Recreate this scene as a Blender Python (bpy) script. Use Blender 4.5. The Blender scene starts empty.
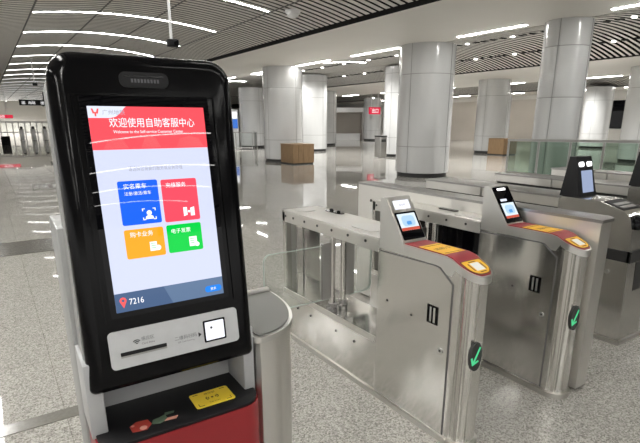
import bpy, bmesh, math
from mathutils import Vector, Matrix
S = bpy.context.scene
COL = S.collection
PI = math.pi

# ------------------------------------------------------------------ materials
def node_mat(name):
    m = bpy.data.materials.new(name); m.use_nodes = True
    nt = m.node_tree
    return m, nt, nt.nodes['Principled BSDF']

def plain(name, col, rough=.5, metal=0., spec=.5, coat=0., emit=None, estr=0., alpha=None):
    m, nt, b = node_mat(name)
    b.inputs['Base Color'].default_value = (*col, 1)
    b.inputs['Roughness'].default_value = rough
    b.inputs['Metallic'].default_value = metal
    b.inputs['Specular IOR Level'].default_value = spec
    b.inputs['Coat Weight'].default_value = coat
    b.inputs['Coat Roughness'].default_value = .04
    if emit:
        b.inputs['Emission Color'].default_value = (*emit, 1)
        b.inputs['Emission Strength'].default_value = estr
    return m

def tex_coord(nt, scale=(1, 1, 1)):
    tc = nt.nodes.new('ShaderNodeTexCoord'); mp = nt.nodes.new('ShaderNodeMapping')
    mp.inputs['Scale'].default_value = scale
    nt.links.new(tc.outputs['Object'], mp.inputs['Vector'])
    return mp.outputs['Vector']

def brushed(name, col, rough, stretch=(2, 2, 160), amount=.02):
    """brushed stainless steel: streaky noise drives roughness, tone and a little bump"""
    m, nt, b = node_mat(name)
    v = tex_coord(nt, stretch)
    n = nt.nodes.new('ShaderNodeTexNoise'); n.inputs['Scale'].default_value = 1.0; n.inputs['Detail'].default_value = 3
    nt.links.new(v, n.inputs['Vector'])
    mr = nt.nodes.new('ShaderNodeMapRange')
    mr.inputs['To Min'].default_value = rough - amount; mr.inputs['To Max'].default_value = rough + amount
    nt.links.new(n.outputs['Fac'], mr.inputs['Value']); nt.links.new(mr.outputs['Result'], b.inputs['Roughness'])
    v2 = tex_coord(nt, (1.3, 1.3, .5))
    n2 = nt.nodes.new('ShaderNodeTexNoise'); n2.inputs['Scale'].default_value = 3.0; n2.inputs['Detail'].default_value = 2
    nt.links.new(v2, n2.inputs['Vector'])
    cr = nt.nodes.new('ShaderNodeValToRGB')
    cr.color_ramp.elements[0].color = (*[c * .95 for c in col], 1); cr.color_ramp.elements[1].color = (*[min(1, c * 1.04) for c in col], 1)
    nt.links.new(n2.outputs['Fac'], cr.inputs['Fac']); nt.links.new(cr.outputs['Color'], b.inputs['Base Color'])
    b.inputs['Metallic'].default_value = 1.0
    b.inputs['Anisotropic'].default_value = .7; b.inputs['Anisotropic Rotation'].default_value = .25
    tg = nt.nodes.new('ShaderNodeTangent'); tg.direction_type = 'RADIAL'; tg.axis = 'Z'
    nt.links.new(tg.outputs['Tangent'], b.inputs['Tangent'])
    v3 = tex_coord(nt, (5, 5, 1.2))
    n3 = nt.nodes.new('ShaderNodeTexNoise'); n3.inputs['Scale'].default_value = 1.0; n3.inputs['Detail'].default_value = 1
    nt.links.new(v3, n3.inputs['Vector'])
    bp = nt.nodes.new('ShaderNodeBump'); bp.inputs['Strength'].default_value = .35; bp.inputs['Distance'].default_value = .012
    nt.links.new(n3.outputs['Fac'], bp.inputs['Height']); nt.links.new(bp.outputs['Normal'], b.inputs['Normal'])
    return m

def granite():
    m, nt, b = node_mat('speckled_granite')
    v = tex_coord(nt)
    vo = nt.nodes.new('ShaderNodeTexVoronoi'); vo.inputs['Scale'].default_value = 140
    nt.links.new(v, vo.inputs['Vector'])
    sep = nt.nodes.new('ShaderNodeSeparateColor'); nt.links.new(vo.outputs['Color'], sep.inputs['Color'])
    cr = nt.nodes.new('ShaderNodeValToRGB'); cr.color_ramp.interpolation = 'LINEAR'
    e = cr.color_ramp.elements
    e[0].position = 0; e[0].color = (.19, .182, .167, 1)
    e[1].position = 1; e[1].color = (.55, .535, .495, 1)
    k = e.new(.22); k.color = (.295, .283, .262, 1)
    k = e.new(.6); k.color = (.41, .397, .368, 1)
    nt.links.new(sep.outputs['Red'], cr.inputs['Fac'])
    br = nt.nodes.new('ShaderNodeTexBrick'); br.offset = 0; br.squash = 1
    br.inputs['Scale'].default_value = 1; br.inputs['Brick Width'].default_value = .9; br.inputs['Row Height'].default_value = .9
    br.inputs['Mortar Size'].default_value = .0025; br.inputs['Mortar Smooth'].default_value = 0
    br.inputs['Color1'].default_value = (1, 1, 1, 1); br.inputs['Color2'].default_value = (.95, .95, .95, 1); br.inputs['Mortar'].default_value = (.66, .65, .63, 1)
    mp = nt.nodes.new('ShaderNodeMapping'); mp.inputs['Location'].default_value = (-.14, .1, 0)
    nt.links.new(v, mp.inputs['Vector']); nt.links.new(mp.outputs['Vector'], br.inputs['Vector'])
    mx = nt.nodes.new('ShaderNodeMix'); mx.data_type = 'RGBA'; mx.blend_type = 'MULTIPLY'; mx.inputs[0].default_value = 1
    nt.links.new(cr.outputs['Color'], mx.inputs[6]); nt.links.new(br.outputs['Color'], mx.inputs[7])
    nt.links.new(mx.outputs[2], b.inputs['Base Color'])
    b.inputs['Roughness'].default_value = .025; b.inputs['Specular IOR Level'].default_value = .3
    n = nt.nodes.new('ShaderNodeTexNoise'); n.inputs['Scale'].default_value = 1.6; n.inputs['Detail'].default_value = 2
    nt.links.new(v, n.inputs['Vector'])
    bp = nt.nodes.new('ShaderNodeBump'); bp.inputs['Strength'].default_value = .012; bp.inputs['Distance'].default_value = .01
    nt.links.new(n.outputs['Fac'], bp.inputs['Height']); nt.links.new(bp.outputs['Normal'], b.inputs['Normal'])
    return m

def mottled(name, c1, c2, scale, rough, stretch=(1, 1, 1), coat=0., spec=.5):
    m, nt, b = node_mat(name)
    v = tex_coord(nt, stretch)
    n = nt.nodes.new('ShaderNodeTexNoise'); n.inputs['Scale'].default_value = scale; n.inputs['Detail'].default_value = 3
    nt.links.new(v, n.inputs['Vector'])
    cr = nt.nodes.new('ShaderNodeValToRGB')
    cr.color_ramp.elements[0].position = .3; cr.color_ramp.elements[1].position = .7
    cr.color_ramp.elements[0].color = (*c1, 1); cr.color_ramp.elements[1].color = (*c2, 1)
    nt.links.new(n.outputs['Fac'], cr.inputs['Fac']); nt.links.new(cr.outputs['Color'], b.inputs['Base Color'])
    b.inputs['Roughness'].default_value = rough; b.inputs['Coat Weight'].default_value = coat
    b.inputs['Specular IOR Level'].default_value = spec
    return m

def glass(name, tint, rough=.02, keep=.86):
    """thin architectural glass: mostly clear, mirror-like at grazing angles"""
    m = bpy.data.materials.new(name); m.use_nodes = True
    nt = m.node_tree; nt.nodes.clear()
    out = nt.nodes.new('ShaderNodeOutputMaterial'); mix = nt.nodes.new('ShaderNodeMixShader')
    tr = nt.nodes.new('ShaderNodeBsdfTransparent'); tr.inputs['Color'].default_value = (*tint, 1)
    gl = nt.nodes.new('ShaderNodeBsdfGlossy'); gl.inputs['Roughness'].default_value = rough
    gl.inputs['Color'].default_value = (.9, .92, .9, 1)
    fr = nt.nodes.new('ShaderNodeFresnel'); fr.inputs['IOR'].default_value = 1.45
    nt.links.new(fr.outputs['Fac'], mix.inputs['Fac'])
    nt.links.new(tr.outputs[0], mix.inputs[1]); nt.links.new(gl.outputs[0], mix.inputs[2]); nt.links.new(mix.outputs[0], out.inputs['Surface'])
    return m

def lit(name, col, strength=1., rough=.06):
    return plain(name, tuple(c * .08 for c in col), rough, emit=col, estr=strength, spec=.22)

M = {}
M['floor'] = granite()
M['strip_dark'] = mottled('dark_stone_band', (.09, .085, .075), (.13, .125, .11), 60, .2)
M['strip_mid'] = mottled('grey_stone_band', (.16, .155, .135), (.20, .19, .17), 60, .2)
M['steel'] = brushed('brushed_stainless_steel', (.72, .71, .685), .16, (160, 160, 1.5))
M['steel_h'] = brushed('stainless_steel_top', (.66, .645, .61), .30, (3, 140, 140))
M['steel_dark'] = brushed('dark_grey_steel', (.36, .355, .34), .33, (150, 150, 2))  # darker grey steel for clamps, plates and posts
M['steel_pod'] = brushed('satin_steel', (.66, .655, .63), .28, (2, 2, 2), .02)
M['enamel'] = mottled('white_enamel_cladding', (.58, .585, .585), (.62, .625, .625), 2.5, .2, (1, 1, .2), coat=.5)
M['col_seam'] = plain('grey_panel_joint', (.27, .27, .265), .5)
M['seam'] = plain('dark_seam', (.10, .10, .10), .6)
M['base_black'] = plain('black_plinth', (.02, .02, .02), .4)
M['soffit'] = mottled('painted_soffit_panel', (.80, .775, .725), (.83, .805, .755), .5, .5)
M['plank'] = mottled('aluminium_ceiling_plank', (.68, .66, .62), (.73, .71, .67), 3, .45)
M['void'] = plain('ceiling_void', (.012, .012, .012), .9)
M['wall'] = mottled('beige_wall_panel', (.44, .40, .35), (.48, .44, .39), .6, .4)
M['wall_white'] = mottled('white_wall_panel', (.60, .58, .54), (.64, .62, .58), .6, .4)
M['black_gloss'] = plain('black_gloss_plastic', (.003, .003, .0035), .12, spec=.16)
M['black_matte'] = plain('black_plastic', (.008, .008, .009), .45, spec=.25)
M['black_rubber'] = plain('black_rubber', (.015, .015, .015), .6)
M['black_glass'] = plain('black_glass', (.003, .003, .004), .01, spec=.2)
M['kiosk_grey'] = mottled('grey_painted_metal', (.38, .385, .39), (.41, .415, .42), 4, .38)
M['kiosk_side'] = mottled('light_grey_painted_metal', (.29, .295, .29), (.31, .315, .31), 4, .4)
M['silver'] = mottled('silver_panel', (.50, .51, .52), (.54, .55, .56), 30, .35)
M['red_paint'] = mottled('red_painted_metal', (.26, .010, .015), (.29, .013, .018), 4, .38)
M['red_vinyl'] = plain('dark_red_vinyl', (.30, .028, .038), .4)
M['yellow'] = plain('yellow_vinyl', (.84, .48, .02), .45)
M['orange'] = plain('orange_vinyl', (.80, .33, .02), .4)
M['white'] = plain('white_plastic', (.82, .82, .82), .4)
M['ink'] = plain('dark_ink', (.02, .02, .02), .6)
M['brown_ink'] = plain('brown_ink', (.12, .04, .01), .6)
M['grey_ink'] = plain('grey_ink', (.10, .10, .11), .6)
M['glass'] = glass('clear_glass', (.965, .98, .97))
M['glass_green'] = glass('green_tinted_glass', (.66, .75, .69))
M['glass_edge'] = plain('polished_glass_edge', (.50, .56, .52), .2)
M['wood'] = mottled('oak_board', (.24, .15, .075), (.31, .20, .105), 6, .45, (8, 8, .8))
M['led'] = plain('led_diffuser', (.9, .9, .9), .4, emit=(1.0, .985, .95), estr=30)
M['sticker_yellow'] = plain('bright_yellow_film', (.90, .66, .05), .4)
M['steel_matte'] = brushed('matte_stainless_steel', (.72, .705, .67), .40, (160, 160, 1.5))
M['top_grey'] = plain('flat_grey_top', (.20, .20, .19), .35, .6)
M['arrow_back'] = plain('dark_grey_lens', (.035, .037, .035), .25)
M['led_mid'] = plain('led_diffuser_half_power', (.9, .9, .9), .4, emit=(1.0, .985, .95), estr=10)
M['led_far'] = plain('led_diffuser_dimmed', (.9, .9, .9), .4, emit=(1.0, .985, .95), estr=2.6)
M['lamp'] = plain('downlight_diffuser', (.9, .9, .9), .4, emit=(1, .98, .94), estr=5)
M['green_lit'] = lit('lit_green_arrow', (.07, .55, .24), .8)
M['red_lit'] = lit('lit_red_sign', (.55, .02, .05), .8)
M['white_lit'] = lit('lit_white_letters', (.9, .9, .9), .9)
M['blue_lit'] = lit('lit_blue_sign', (.05, .16, .55), .8)
# kiosk display
def scr(n, c, s=1.0):
    s *= .82; M[n] = lit(n, c, s, .015)
scr('screen_white', (.56, .60, .76), 1.0)
scr('screen_red', (.95, .078, .10), 1.0)
scr('screen_blue', (.014, .115, .92), 1.0)
scr('screen_tile_red', (.85, .07, .11), 1.0)
scr('screen_orange', (.85, .34, .012), 1.0)
scr('screen_green', (.0, .55, .055), 1.0)
scr('screen_navy', (.055, .10, .20), 1.0)
scr('screen_navy_light', (.10, .16, .27), 1.0)
scr('screen_button', (.01, .20, .75), 1.0)
scr('screen_text', (.95, .95, 1.0), 1.0)
scr('screen_pale', (.66, .70, .82), 1.0)
scr('screen_grey_text', (.30, .31, .38), 1.0)
scr('screen_pin', (.85, .10, .10), 1.0)
scr('screen_red_shade', (.95, .13, .14), 1.0)
scr('scan_white', (.85, .87, .97), 1.0)
scr('gate_screen', (.42, .62, .80), .9)
scr('gate_screen_blue', (.10, .32, .70), .9)
scr('gate_screen_pale', (.70, .80, .88), .9)
scr('gate_screen_red', (.60, .10, .06), .8)
scr('scanner_screen', (.30, .36, .52), .9)
scr('scanner_lamp', (1, 1, 1), 3.0)

# ------------------------------------------------------------------ geometry helpers
class G:
    """collects shapes, in world (or thing-local) coordinates, for ONE mesh"""
    def __init__(s): s.bm = bmesh.new()
    def box(s, x0, x1, y0, y1, z0, z1, bev=0, seg=2):
        r = bmesh.ops.create_cube(s.bm, size=1)
        for v in r['verts']:
            v.co = Vector(((x0 + x1) / 2 + v.co.x * (x1 - x0), (y0 + y1) / 2 + v.co.y * (y1 - y0), (z0 + z1) / 2 + v.co.z * (z1 - z0)))
        if bev:
            es = list({e for v in r['verts'] for e in v.link_edges})
            bmesh.ops.bevel(s.bm, geom=es, offset=bev, segments=seg, affect='EDGES', profile=.5)
        return s
    def loops(s, loops, cap0=True, cap1=True, closed=True):
        """skin a list of equally long vertex loops"""
        L = [[s.bm.verts.new(Vector(p)) for p in lp] for lp in loops]
        n = len(L[0])
        for a, b in zip(L, L[1:]):
            for i in range(n if closed else n - 1):
                j = (i + 1) % n
                try: s.bm.faces.new((a[i], a[j], b[j], b[i]))
                except ValueError: pass
        if cap0: s.bm.faces.new(L[0][::-1])
        if cap1: s.bm.faces.new(L[-1])
        return s
    def prism(s, pts, vec):
        vec = Vector(vec)
        return s.loops([[Vector(p) for p in pts], [Vector(p) + vec for p in pts]])
    def cyl(s, a, b, r0, r1=None, n=20):
        a, b = Vector(a), Vector(b); r1 = r0 if r1 is None else r1
        d = (b - a).normalized(); u = d.orthogonal().normalized(); w = d.cross(u)
        return s.loops([[c + (u * math.cos(2 * PI * i / n) + w * math.sin(2 * PI * i / n)) * r for i in range(n)] for c, r in ((a, r0), (b, r1))])
    def lathe(s, c, prof, n=40):
        c = Vector(c)
        return s.loops([[c + Vector((r * math.cos(2 * PI * i / n), r * math.sin(2 * PI * i / n), z)) for i in range(n)] for r, z in prof])
    def poly(s, pts):
        s.bm.faces.new([s.bm.verts.new(Vector(p)) for p in pts]); return s
    def sphere(s, c, r, sc=(1, 1, 1), n=16):
        res = bmesh.ops.create_uvsphere(s.bm, u_segments=n, v_segments=n // 2, radius=r)
        for v in res['verts']: v.co = Vector((v.co.x * sc[0], v.co.y * sc[1], v.co.z * sc[2])) + Vector(c)
        return s

def smooth_by_angle(me, ang=.6):
    me.polygons.foreach_set('use_smooth', [True] * len(me.polygons))
    try: me.set_sharp_from_angle(angle=ang)
    except Exception: pass

class Thing:
    """an Empty at the thing's base; parts are children, sub-parts grandchildren"""
    def __init__(s, name, label, cat, loc=(0, 0, 0), rotz=0, group=None, local=False):
        s.root = bpy.data.objects.new(name, None); COL.objects.link(s.root)
        s.root.empty_display_size = .1
        s.root.location = loc; s.root.rotation_euler = (0, 0, rotz)
        s.root['label'] = label; s.root['category'] = cat
        if group: s.root['group'] = group
        s.mw = Matrix.Translation(Vector(loc)) @ Matrix.Rotation(rotz, 4, 'Z')
        s.inv = Matrix.Identity(4) if local else s.mw.inverted()
    def part(s, name, g, mat, parent=None, label=None, sharp=.6):
        o = mesh_obj(name, g, mat, s.inv, sharp)
        o.parent = parent or s.root
        if label: o['label'] = label
        return o

def mesh_obj(name, g, mat, xf=None, sharp=.6):
    if isinstance(g, G):
        bm = g.bm
        bmesh.ops.remove_doubles(bm, verts=bm.verts, dist=1e-6)
        bmesh.ops.recalc_face_normals(bm, faces=bm.faces)
        me = bpy.data.meshes.new(name); bm.to_mesh(me); bm.free()
    else: me = g
    if xf is not None: me.transform(xf)
    if isinstance(mat, (list, tuple)):
        for k in mat: me.materials.append(M[k])
    else:
        me.materials.clear(); me.materials.append(M[mat])
    smooth_by_angle(me, sharp)
    o = bpy.data.objects.new(name, me); COL.objects.link(o)
    return o

def single(name, g, mat, label, cat, group=None, base=(0, 0, 0)):
    """a thing that is one mesh, its origin at the given base point"""
    o = mesh_obj(name, g, mat, Matrix.Translation(-Vector(base)))
    o.location = base; o['label'] = label; o['category'] = cat
    if group: o['group'] = group
    return o

def struct(name, g, mat, parent=None):
    o = mesh_obj(name, g, mat); o['kind'] = 'structure'
    if parent: o.parent = parent
    return o

def text_mesh(body, origin, right, up, height=None, width=None, align='CENTER'):
    """lettering as a flat mesh centred on origin in the plane (right, up)"""
    cu = bpy.data.curves.new('lettering', 'FONT'); cu.body = body; cu.size = 1; cu.resolution_u = 3
    ob = bpy.data.objects.new('lettering', cu); COL.objects.link(ob)
    dg = bpy.context.evaluated_depsgraph_get(); dg.update()
    me = bpy.data.meshes.new_from_object(ob.evaluated_get(dg))
    bpy.data.objects.remove(ob); bpy.data.curves.remove(cu)
    xs = [v.co.x for v in me.vertices]; ys = [v.co.y for v in me.vertices]
    if not xs: return me
    x0, x1, y0, y1 = min(xs), max(xs), min(ys), max(ys)
    k = (height / (y1 - y0)) if height else width / (x1 - x0)
    kx = (width / (x1 - x0)) if width else k
    right, up, origin = Vector(right), Vector(up), Vector(origin)
    ax = {'CENTER': (x0 + x1) / 2, 'LEFT': x0, 'RIGHT': x1}[align]
    for v in me.vertices:
        v.co = origin + right * ((v.co.x - ax) * kx) + up * ((v.co.y - (y0 + y1) / 2) * k)
    return me

def rrect(w0, w1, h0, h1, r, n=5):
    """rounded rectangle outline, counter-clockwise, as 2-D points; r may be four radii (bl, br, tr, tl)"""
    rs = r if isinstance(r, (list, tuple)) else (r,) * 4
    out = []
    for (cx, cy, a0, rr) in ((w0 + rs[0], h0 + rs[0], PI, rs[0]), (w1 - rs[1], h0 + rs[1], 1.5 * PI, rs[1]), (w1 - rs[2], h1 - rs[2], 0, rs[2]), (w0 + rs[3], h1 - rs[3], .5 * PI, rs[3])):
        for i in range(n + 1):
            a = a0 + .5 * PI * i / n
            out.append((cx + rr * math.cos(a), cy + rr * math.sin(a)))
    return out

# ------------------------------------------------------------------ the hall
X0A, X0B = -30, 36
g = G(); g.box(-30, 60, -30, 80, -.3, 0)
struct('floor', g, 'floor')
g = G(); g.box(-6, 1.25, 6.78, 7.57, .0, .004)
struct('trim_1', g, 'strip_dark')
g = G(); g.box(-6, .9, 2.685, 2.79, .0, .004)
struct('trim_2', g, 'strip_mid')

VA = [(-.2, 7.15), (10.75, 18.3), (25.2, 32.6)]
def vz(xl, xr, x): c = (xl + xr) / 2; return 4.12 - .0345 * (x - c) ** 2
ceil_root = None
NSEG = 14
g = G()
for (a, b) in ((-30, -.2), (7.15, 10.75), (18.3, 25.2), (32.6, 60)):
    g.box(a, b, -30, 80, 3.65, 4.75)
ceil = struct('ceiling', g, 'soffit')
# dark void above the slats
g = G()
for xl, xr in VA:
    g.box(xl, xr, -30, 80, 4.5, 4.75)
    g.box(xl, xl + .02, -30, 80, 3.656, 4.5); g.box(xr - .02, xr, -30, 80, 3.656, 4.5)
struct('ceiling_void', g, 'void', ceil)
def planks(name, xl, xr, ya, yb, pitch, width, xs_break=()):
    g = G()
    y = ya
    lo, hi = xl + .2, xr - .2
    while y < yb:
        lo_, top = [], []
        sec = []
        for i in range(NSEG + 1):
            x = lo + (hi - lo) * i / NSEG
            z = vz(xl, xr, x)
            sec.append([(x, y, z), (x, y + width, z), (x, y + width, z + .006), (x, y, z + .006)])
        g.loops(sec)
        y += pitch
    return struct(name, g, 'plank', ceil)
planks('ceiling_slats', *VA[0], -20.0, 72, .21, .125)
planks('ceiling_slats', *VA[1], 0, 60, .20, .088)
planks('ceiling_slats', *VA[2], 4, 60, .20, .088)
# seams running along the near vault
g = G()
for x in (1.28, 2.72, 4.05, 5.75):
    z = vz(*VA[0], x)
    g.box(x - .02, x + .02, -20, 70, z - .006, z + .02)
struct('ceiling_seams', g, 'seam', ceil)
# square recesses between the downlights of the second vault
g = G()
for x in (14.0, 16.6):
    for k in range(60):
        if k % 5 == 0: continue
        y = 5.0 + k * .35 * 1.0
        z = vz(*VA[1], x)
        if y > 24: break
        g.box(x - .10, x + .10, y - .085, y + .085, z - .02, z + .03)
struct('ceiling_recesses', g, 'void', ceil)

# walls far behind
g = G(); g.box(36, 36.3, -30, 80, 0, 3.65); struct('wall_right', g, 'wall_white')
g = G(); g.box(-30, 36, 79, 79.3, 0, 4.75); struct('wall_far', g, 'wall_white')
g = G(); g.box(35.96, 36.0, 22.5, 40, .0, 3.3); struct('trim_3', g, 'wall')
for i, (y0, y1) in enumerate(((19.9, 21.3), (16.9, 18.2))):
    g = G(); g.box(35.95, 36.0, y0, y1, 1.15, 3.0); struct('window_%d' % (i + 1), g, 'black_glass')

# ------------------------------------------------------------------ columns
ORD = ['first', 'second', 'third', 'fourth', 'fifth', 'sixth', 'seventh', 'eighth', 'ninth', 'tenth', 'eleventh', 'twelfth', 'thirteenth', 'fourteenth', 'fifteenth', 'sixteenth', 'seventeenth', 'eighteenth', 'nineteenth', 'twentieth', 'twenty-first', 'twenty-second', 'twenty-third', 'twenty-fourth']
def column(x, y, label, top=3.66, r=.79, joints=(.88, 2.86)):
    t = Thing('round_column', label, 'column', (x, y, 0), 0, 'white round columns')
    g = G(); g.cyl((x, y, 0), (x, y, .12), r - .05, n=48); t.part('plinth_ring', g, 'base_black', label='black recessed plinth')
    g = G()
    seams = [.12, *joints] + ([] if top < 3.7 else [3.7]) + [top]
    prof = []
    for a, b in zip(seams, seams[1:]):
        prof += [(r - .014, a), (r, a + .006), (r, b - .012), (r - .014, b - .006)]
    # vertical joints: dip a few vertices of the ring inwards
    n = 72; loops = []
    for rr, z in prof:
        lp = []
        for i in range(n):
            a = 2 * PI * i / n + .2
            q = rr - (.012 if i % 18 == 0 else 0)
            lp.append((x + q * math.cos(a), y + q * math.sin(a), z))
        loops.append(lp)
    g.loops(loops); t.part('cladding', g, 'enamel', sharp=.35)
    g = G()
    for z in seams[1:-1]: g.cyl((x, y, z - .012), (x, y, z + .004), r - .004, n=72)
    for k in range(4):
        a = 2 * PI * (k * 18) / n + .2
        c, s_ = math.cos(a), math.sin(a); q = r - .003
        g.prism([(x + q * c - s_ * .006, y + q * s_ + c * .006, .12), (x + q * c + s_ * .006, y + q * s_ - c * .006, .12), (x + (q - .03) * c, y + (q - .03) * s_, .12)], (0, 0, top - .12))
    t.part('panel_joints', g, 'col_seam', label='grey joints between cladding panels')
    return t
column(10.9, 10.75, 'large white round column standing right behind the nearest gates')
column(10.25, 18.05, 'white round column behind the front-left wooden box')
column(10.85, 6.55, 'slimmer white round column rising behind the left half of the green glass railing', 3.66, .485, (2.08, 3.12))
column(22.2, 17.05, 'white round column with wooden box at the right of its foot')
column(15.5, 23.9, 'tall white round column close behind the right side of the wooden box column', 4.05)
column(14.5, 29.6, 'white round column partly hidden behind the left side of the wooden box column')
column(16.43, 17.75, 'white round column half hidden by the large near column, grey bin at its foot', 4.0)
column(20.3, 29.7, 'small bright white column to the right of the two clustered columns', 3.66)
column(29.34, 35.4, 'far white column behind the small red hanging sign')
column(31.9, 16.7, 'bright white column between the dark windows behind the railing')
column(30.4, 22.8, 'bright white column hidden behind the column with the right wooden box')
column(22.0, 9.55, 'white round column cut by the right edge of the picture')

# ------------------------------------------------------------------ lamps in the ceiling
def arc_light(xl, xr, xa, xb, y, label, group, w=.055, mat='led'):
    g = G(); sec = []
    for i in range(19):
        x = xa + (xb - xa) * i / 18; z = vz(xl, xr, x) - .001
        sec.append([(x, y - w / 2, z - .005), (x, y + w / 2, z - .005), (x, y + w / 2, z), (x, y - w / 2, z)])
    g.loops(sec)
    return single('ceiling_light', g, mat, label, 'ceiling light', group, ((xa + xb) / 2, y, vz(xl, xr, (xa + xb) / 2)))
for k in range(-9, 21):
    y = 10.62 + 3.08 * k
    if k < 0: lab = 'curved LED strip across the vaulted ceiling behind and above the viewer'
    elif k == 0: lab = 'nearest visible curved LED strip across the vault, its right end above the kiosk'
    else: lab = '%s curved LED strip across the near vault, counting away from the viewer' % ORD[k]
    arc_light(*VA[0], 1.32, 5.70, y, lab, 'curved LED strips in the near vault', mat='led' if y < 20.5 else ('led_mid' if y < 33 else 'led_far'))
for k in range(3):
    arc_light(*VA[1], 12.0, 14.6, 18.2 + 6.2 * k, '%s short LED strip in the second vault, beside the left columns' % ['nearest', 'middle', 'farthest'][k], 'short LED strips in the second vault', .12)

def soffit_light(x, y0, y1, label, group, w=.09):
    g = G(); g.box(x - w / 2, x + w / 2, y0, y1, 3.641, 3.652)
    return single('ceiling_strip_light', g, 'led', label, 'ceiling light', group, (x, (y0 + y1) / 2, 3.65))
for i, (a, b) in enumerate(((-4.3, -2.3), (-.4, 1.6), (3.45, 5.45), (7.3, 9.25), (11.45, 13.7), (15.0, 17.2), (19.2, 21.1), (23.0, 25), (26.9, 28.9), (30.8, 32.8))):
    lab = ('LED strip on the first soffit, %s' % ['', '', 'cut by the top right picture corner', 'right of the large near column', 'directly left of the large near column', 'directly right of the wooden box column top', 'directly left of the wooden box column top', 'behind the wooden box column', 'second behind the wooden box column', 'third behind the wooden box column'][i]) if i > 1 else 'straight LED strip on the first soffit, out of the picture'
    soffit_light(10.42, a, b, lab, 'straight LED strips on the first soffit')
for i, (a, b) in enumerate(((8.0, 10.0), (12.2, 14.1), (17.3, 19.2), (22.2, 24.2), (27.2, 29.2), (32, 34), (37, 39))):
    soffit_light(25.0, a, b, '%s LED strip along the far edge of the second soffit, from the right' % ORD[i], 'straight LED strips on the far soffit edge', .16)
for x in (-.62, -3.4):  # unseen strips added as fill light for gates and floor
    for i in range(9):
        soffit_light(x, -11 + 3.9 * i, -9 + 3.9 * i, 'added LED fill strip on the left soffit, out of the picture', 'added LED fill strips on the left soffit', .20)
for i in range(7):  # row added to brighten the dim far wall
    soffit_light(33.4, 8 + 5 * i, 11 + 5 * i, '%s added LED fill strip on the third soffit, counting from the right' % ORD[i], 'added LED fill strips on the third soffit', .14)
def lamp(x, y, z, watts):
    """the light a recessed downlight throws"""
    L = bpy.data.lights.new('downlight_beam', 'SPOT'); L.energy = watts; L.color = (1, .985, .95)
    L.spot_size = math.radians(150); L.spot_blend = .8; L.shadow_soft_size = .05
    o = bpy.data.objects.new('downlight_beam', L); COL.objects.link(o); o.location = (x, y, z)
    return o
def downlight(x, y, v, label, group, watts):
    z = vz(*v, x)
    g = G(); g.box(x - .055, x + .055, y - .05, y + .05, z - .03, z + .01, .01)
    d = single('downlight', g, 'lamp', label, 'downlight', group, (x, y, z))
    lamp(x, y, z - .09, watts)
for r_, x in enumerate((14.0, 16.6)):
    for k in range(12):
        downlight(x, 5.0 + k * 1.75, VA[1], '%s square downlight from the right, %s row of the second slatted vault' % (ORD[k], ['upper', 'lower'][r_]), 'square downlights in the second vault', 165)
for k in range(5):  # extra downlights, added to lift the dim back of the hall
    downlight(29.0, 11 + 6 * k, VA[2], '%s added square downlight from the right in the farthest slatted vault' % ORD[k], 'added fill downlights in the third vault', 700)
for k in range(4):  # lamps added to wash the far end wall with light
    downlight(1.2 + 1.6 * k, 74.0, VA[0], '%s added small downlight above the far end wall, from the left' % ORD[k], 'added downlights above the far fence', 900)

# detector and hanging cameras
def detector(x, y):
    z = vz(*VA[0], x)
    t = Thing('smoke_detector', 'round white smoke detector under the slatted ceiling', 'smoke detector', (x, y, z))
    g = G(); g.lathe((x, y, 0), [(.05, z + .02), (.17, z + .01), (.17, z - .03), (.15, z - .05)], 28); t.part('base', g, 'white')
    g = G(); g.lathe((x, y, 0), [(.13, z - .045), (.13, z - .09), (.09, z - .13), (.02, z - .14)], 28); t.part('sensor_dome', g, 'white')
detector(6.0, 10.05)
def hanging_camera(x, y, zb, label):
    t = Thing('security_camera', label, 'camera', (x, y, zb), 0, 'security cameras on ceiling poles')
    zt = vz(*VA[0], x) if -.2 < x < 7.1 else 3.65
    g = G(); g.cyl((x, y, zb + .05), (x, y, zt), .022); t.part('pole', g, 'white', label='thin white ceiling pole')
    g = G(); g.cyl((x, y, zt - .03), (x, y, zt + .005), .07); t.part('mounting_plate', g, 'white')
    g = G(); g.box(x - .07, x + .10, y - .06, y + .05, zb - .05, zb + .06, .02, 3); t.part('body', g, 'black_matte')
    g = G(); g.cyl((x + .05, y - .062, zb), (x + .05, y - .085, zb), .03); t.part('lens', g, 'black_glass')
hanging_camera(2.60, 8.0, 2.72, 'black security camera on a white pole, hanging above the kiosk')
hanging_camera(2.0, 24.0, 3.05, 'small far security camera on a white pole left of the kiosk top')

# ------------------------------------------------------------------ things around the columns
def wood_box(x0, x1, y0, y1, h, label):
    t = Thing('wooden_box', label, 'box', ((x0 + x1) / 2, (y0 + y1) / 2, 0), 0, 'wooden boxes at the column feet')
    g = G(); g.box(x0 + .03, x1 - .03, y0 + .03, y1 - .03, 0, .06); t.part('plinth', g, 'base_black')
    g = G(); n = 4; w = (x1 - x0) / n
    for i in range(n): g.box(x0 + w * i + .006, x0 + w * (i + 1) - .006, y0, y0 + .03, .05, h - .03)
    t.part('front_boards', g, 'wood')
    g = G(); g.box(x0, x1, y0 + .012, y1, .05, h - .03); t.part('carcass', g, 'wood')
    g = G(); g.box(x0 - .01, x1 + .01, y0 - .01, y1 + .01, h - .03, h, .005); t.part('top_board', g, 'wood')
wood_box(9.6, 10.55, 16.2, 17.15, .76, 'wooden box standing in front of the white column on the left')
wood_box(20.9, 21.95, 15.2, 16.1, .80, 'wooden box standing at the foot of the column further right')
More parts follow.
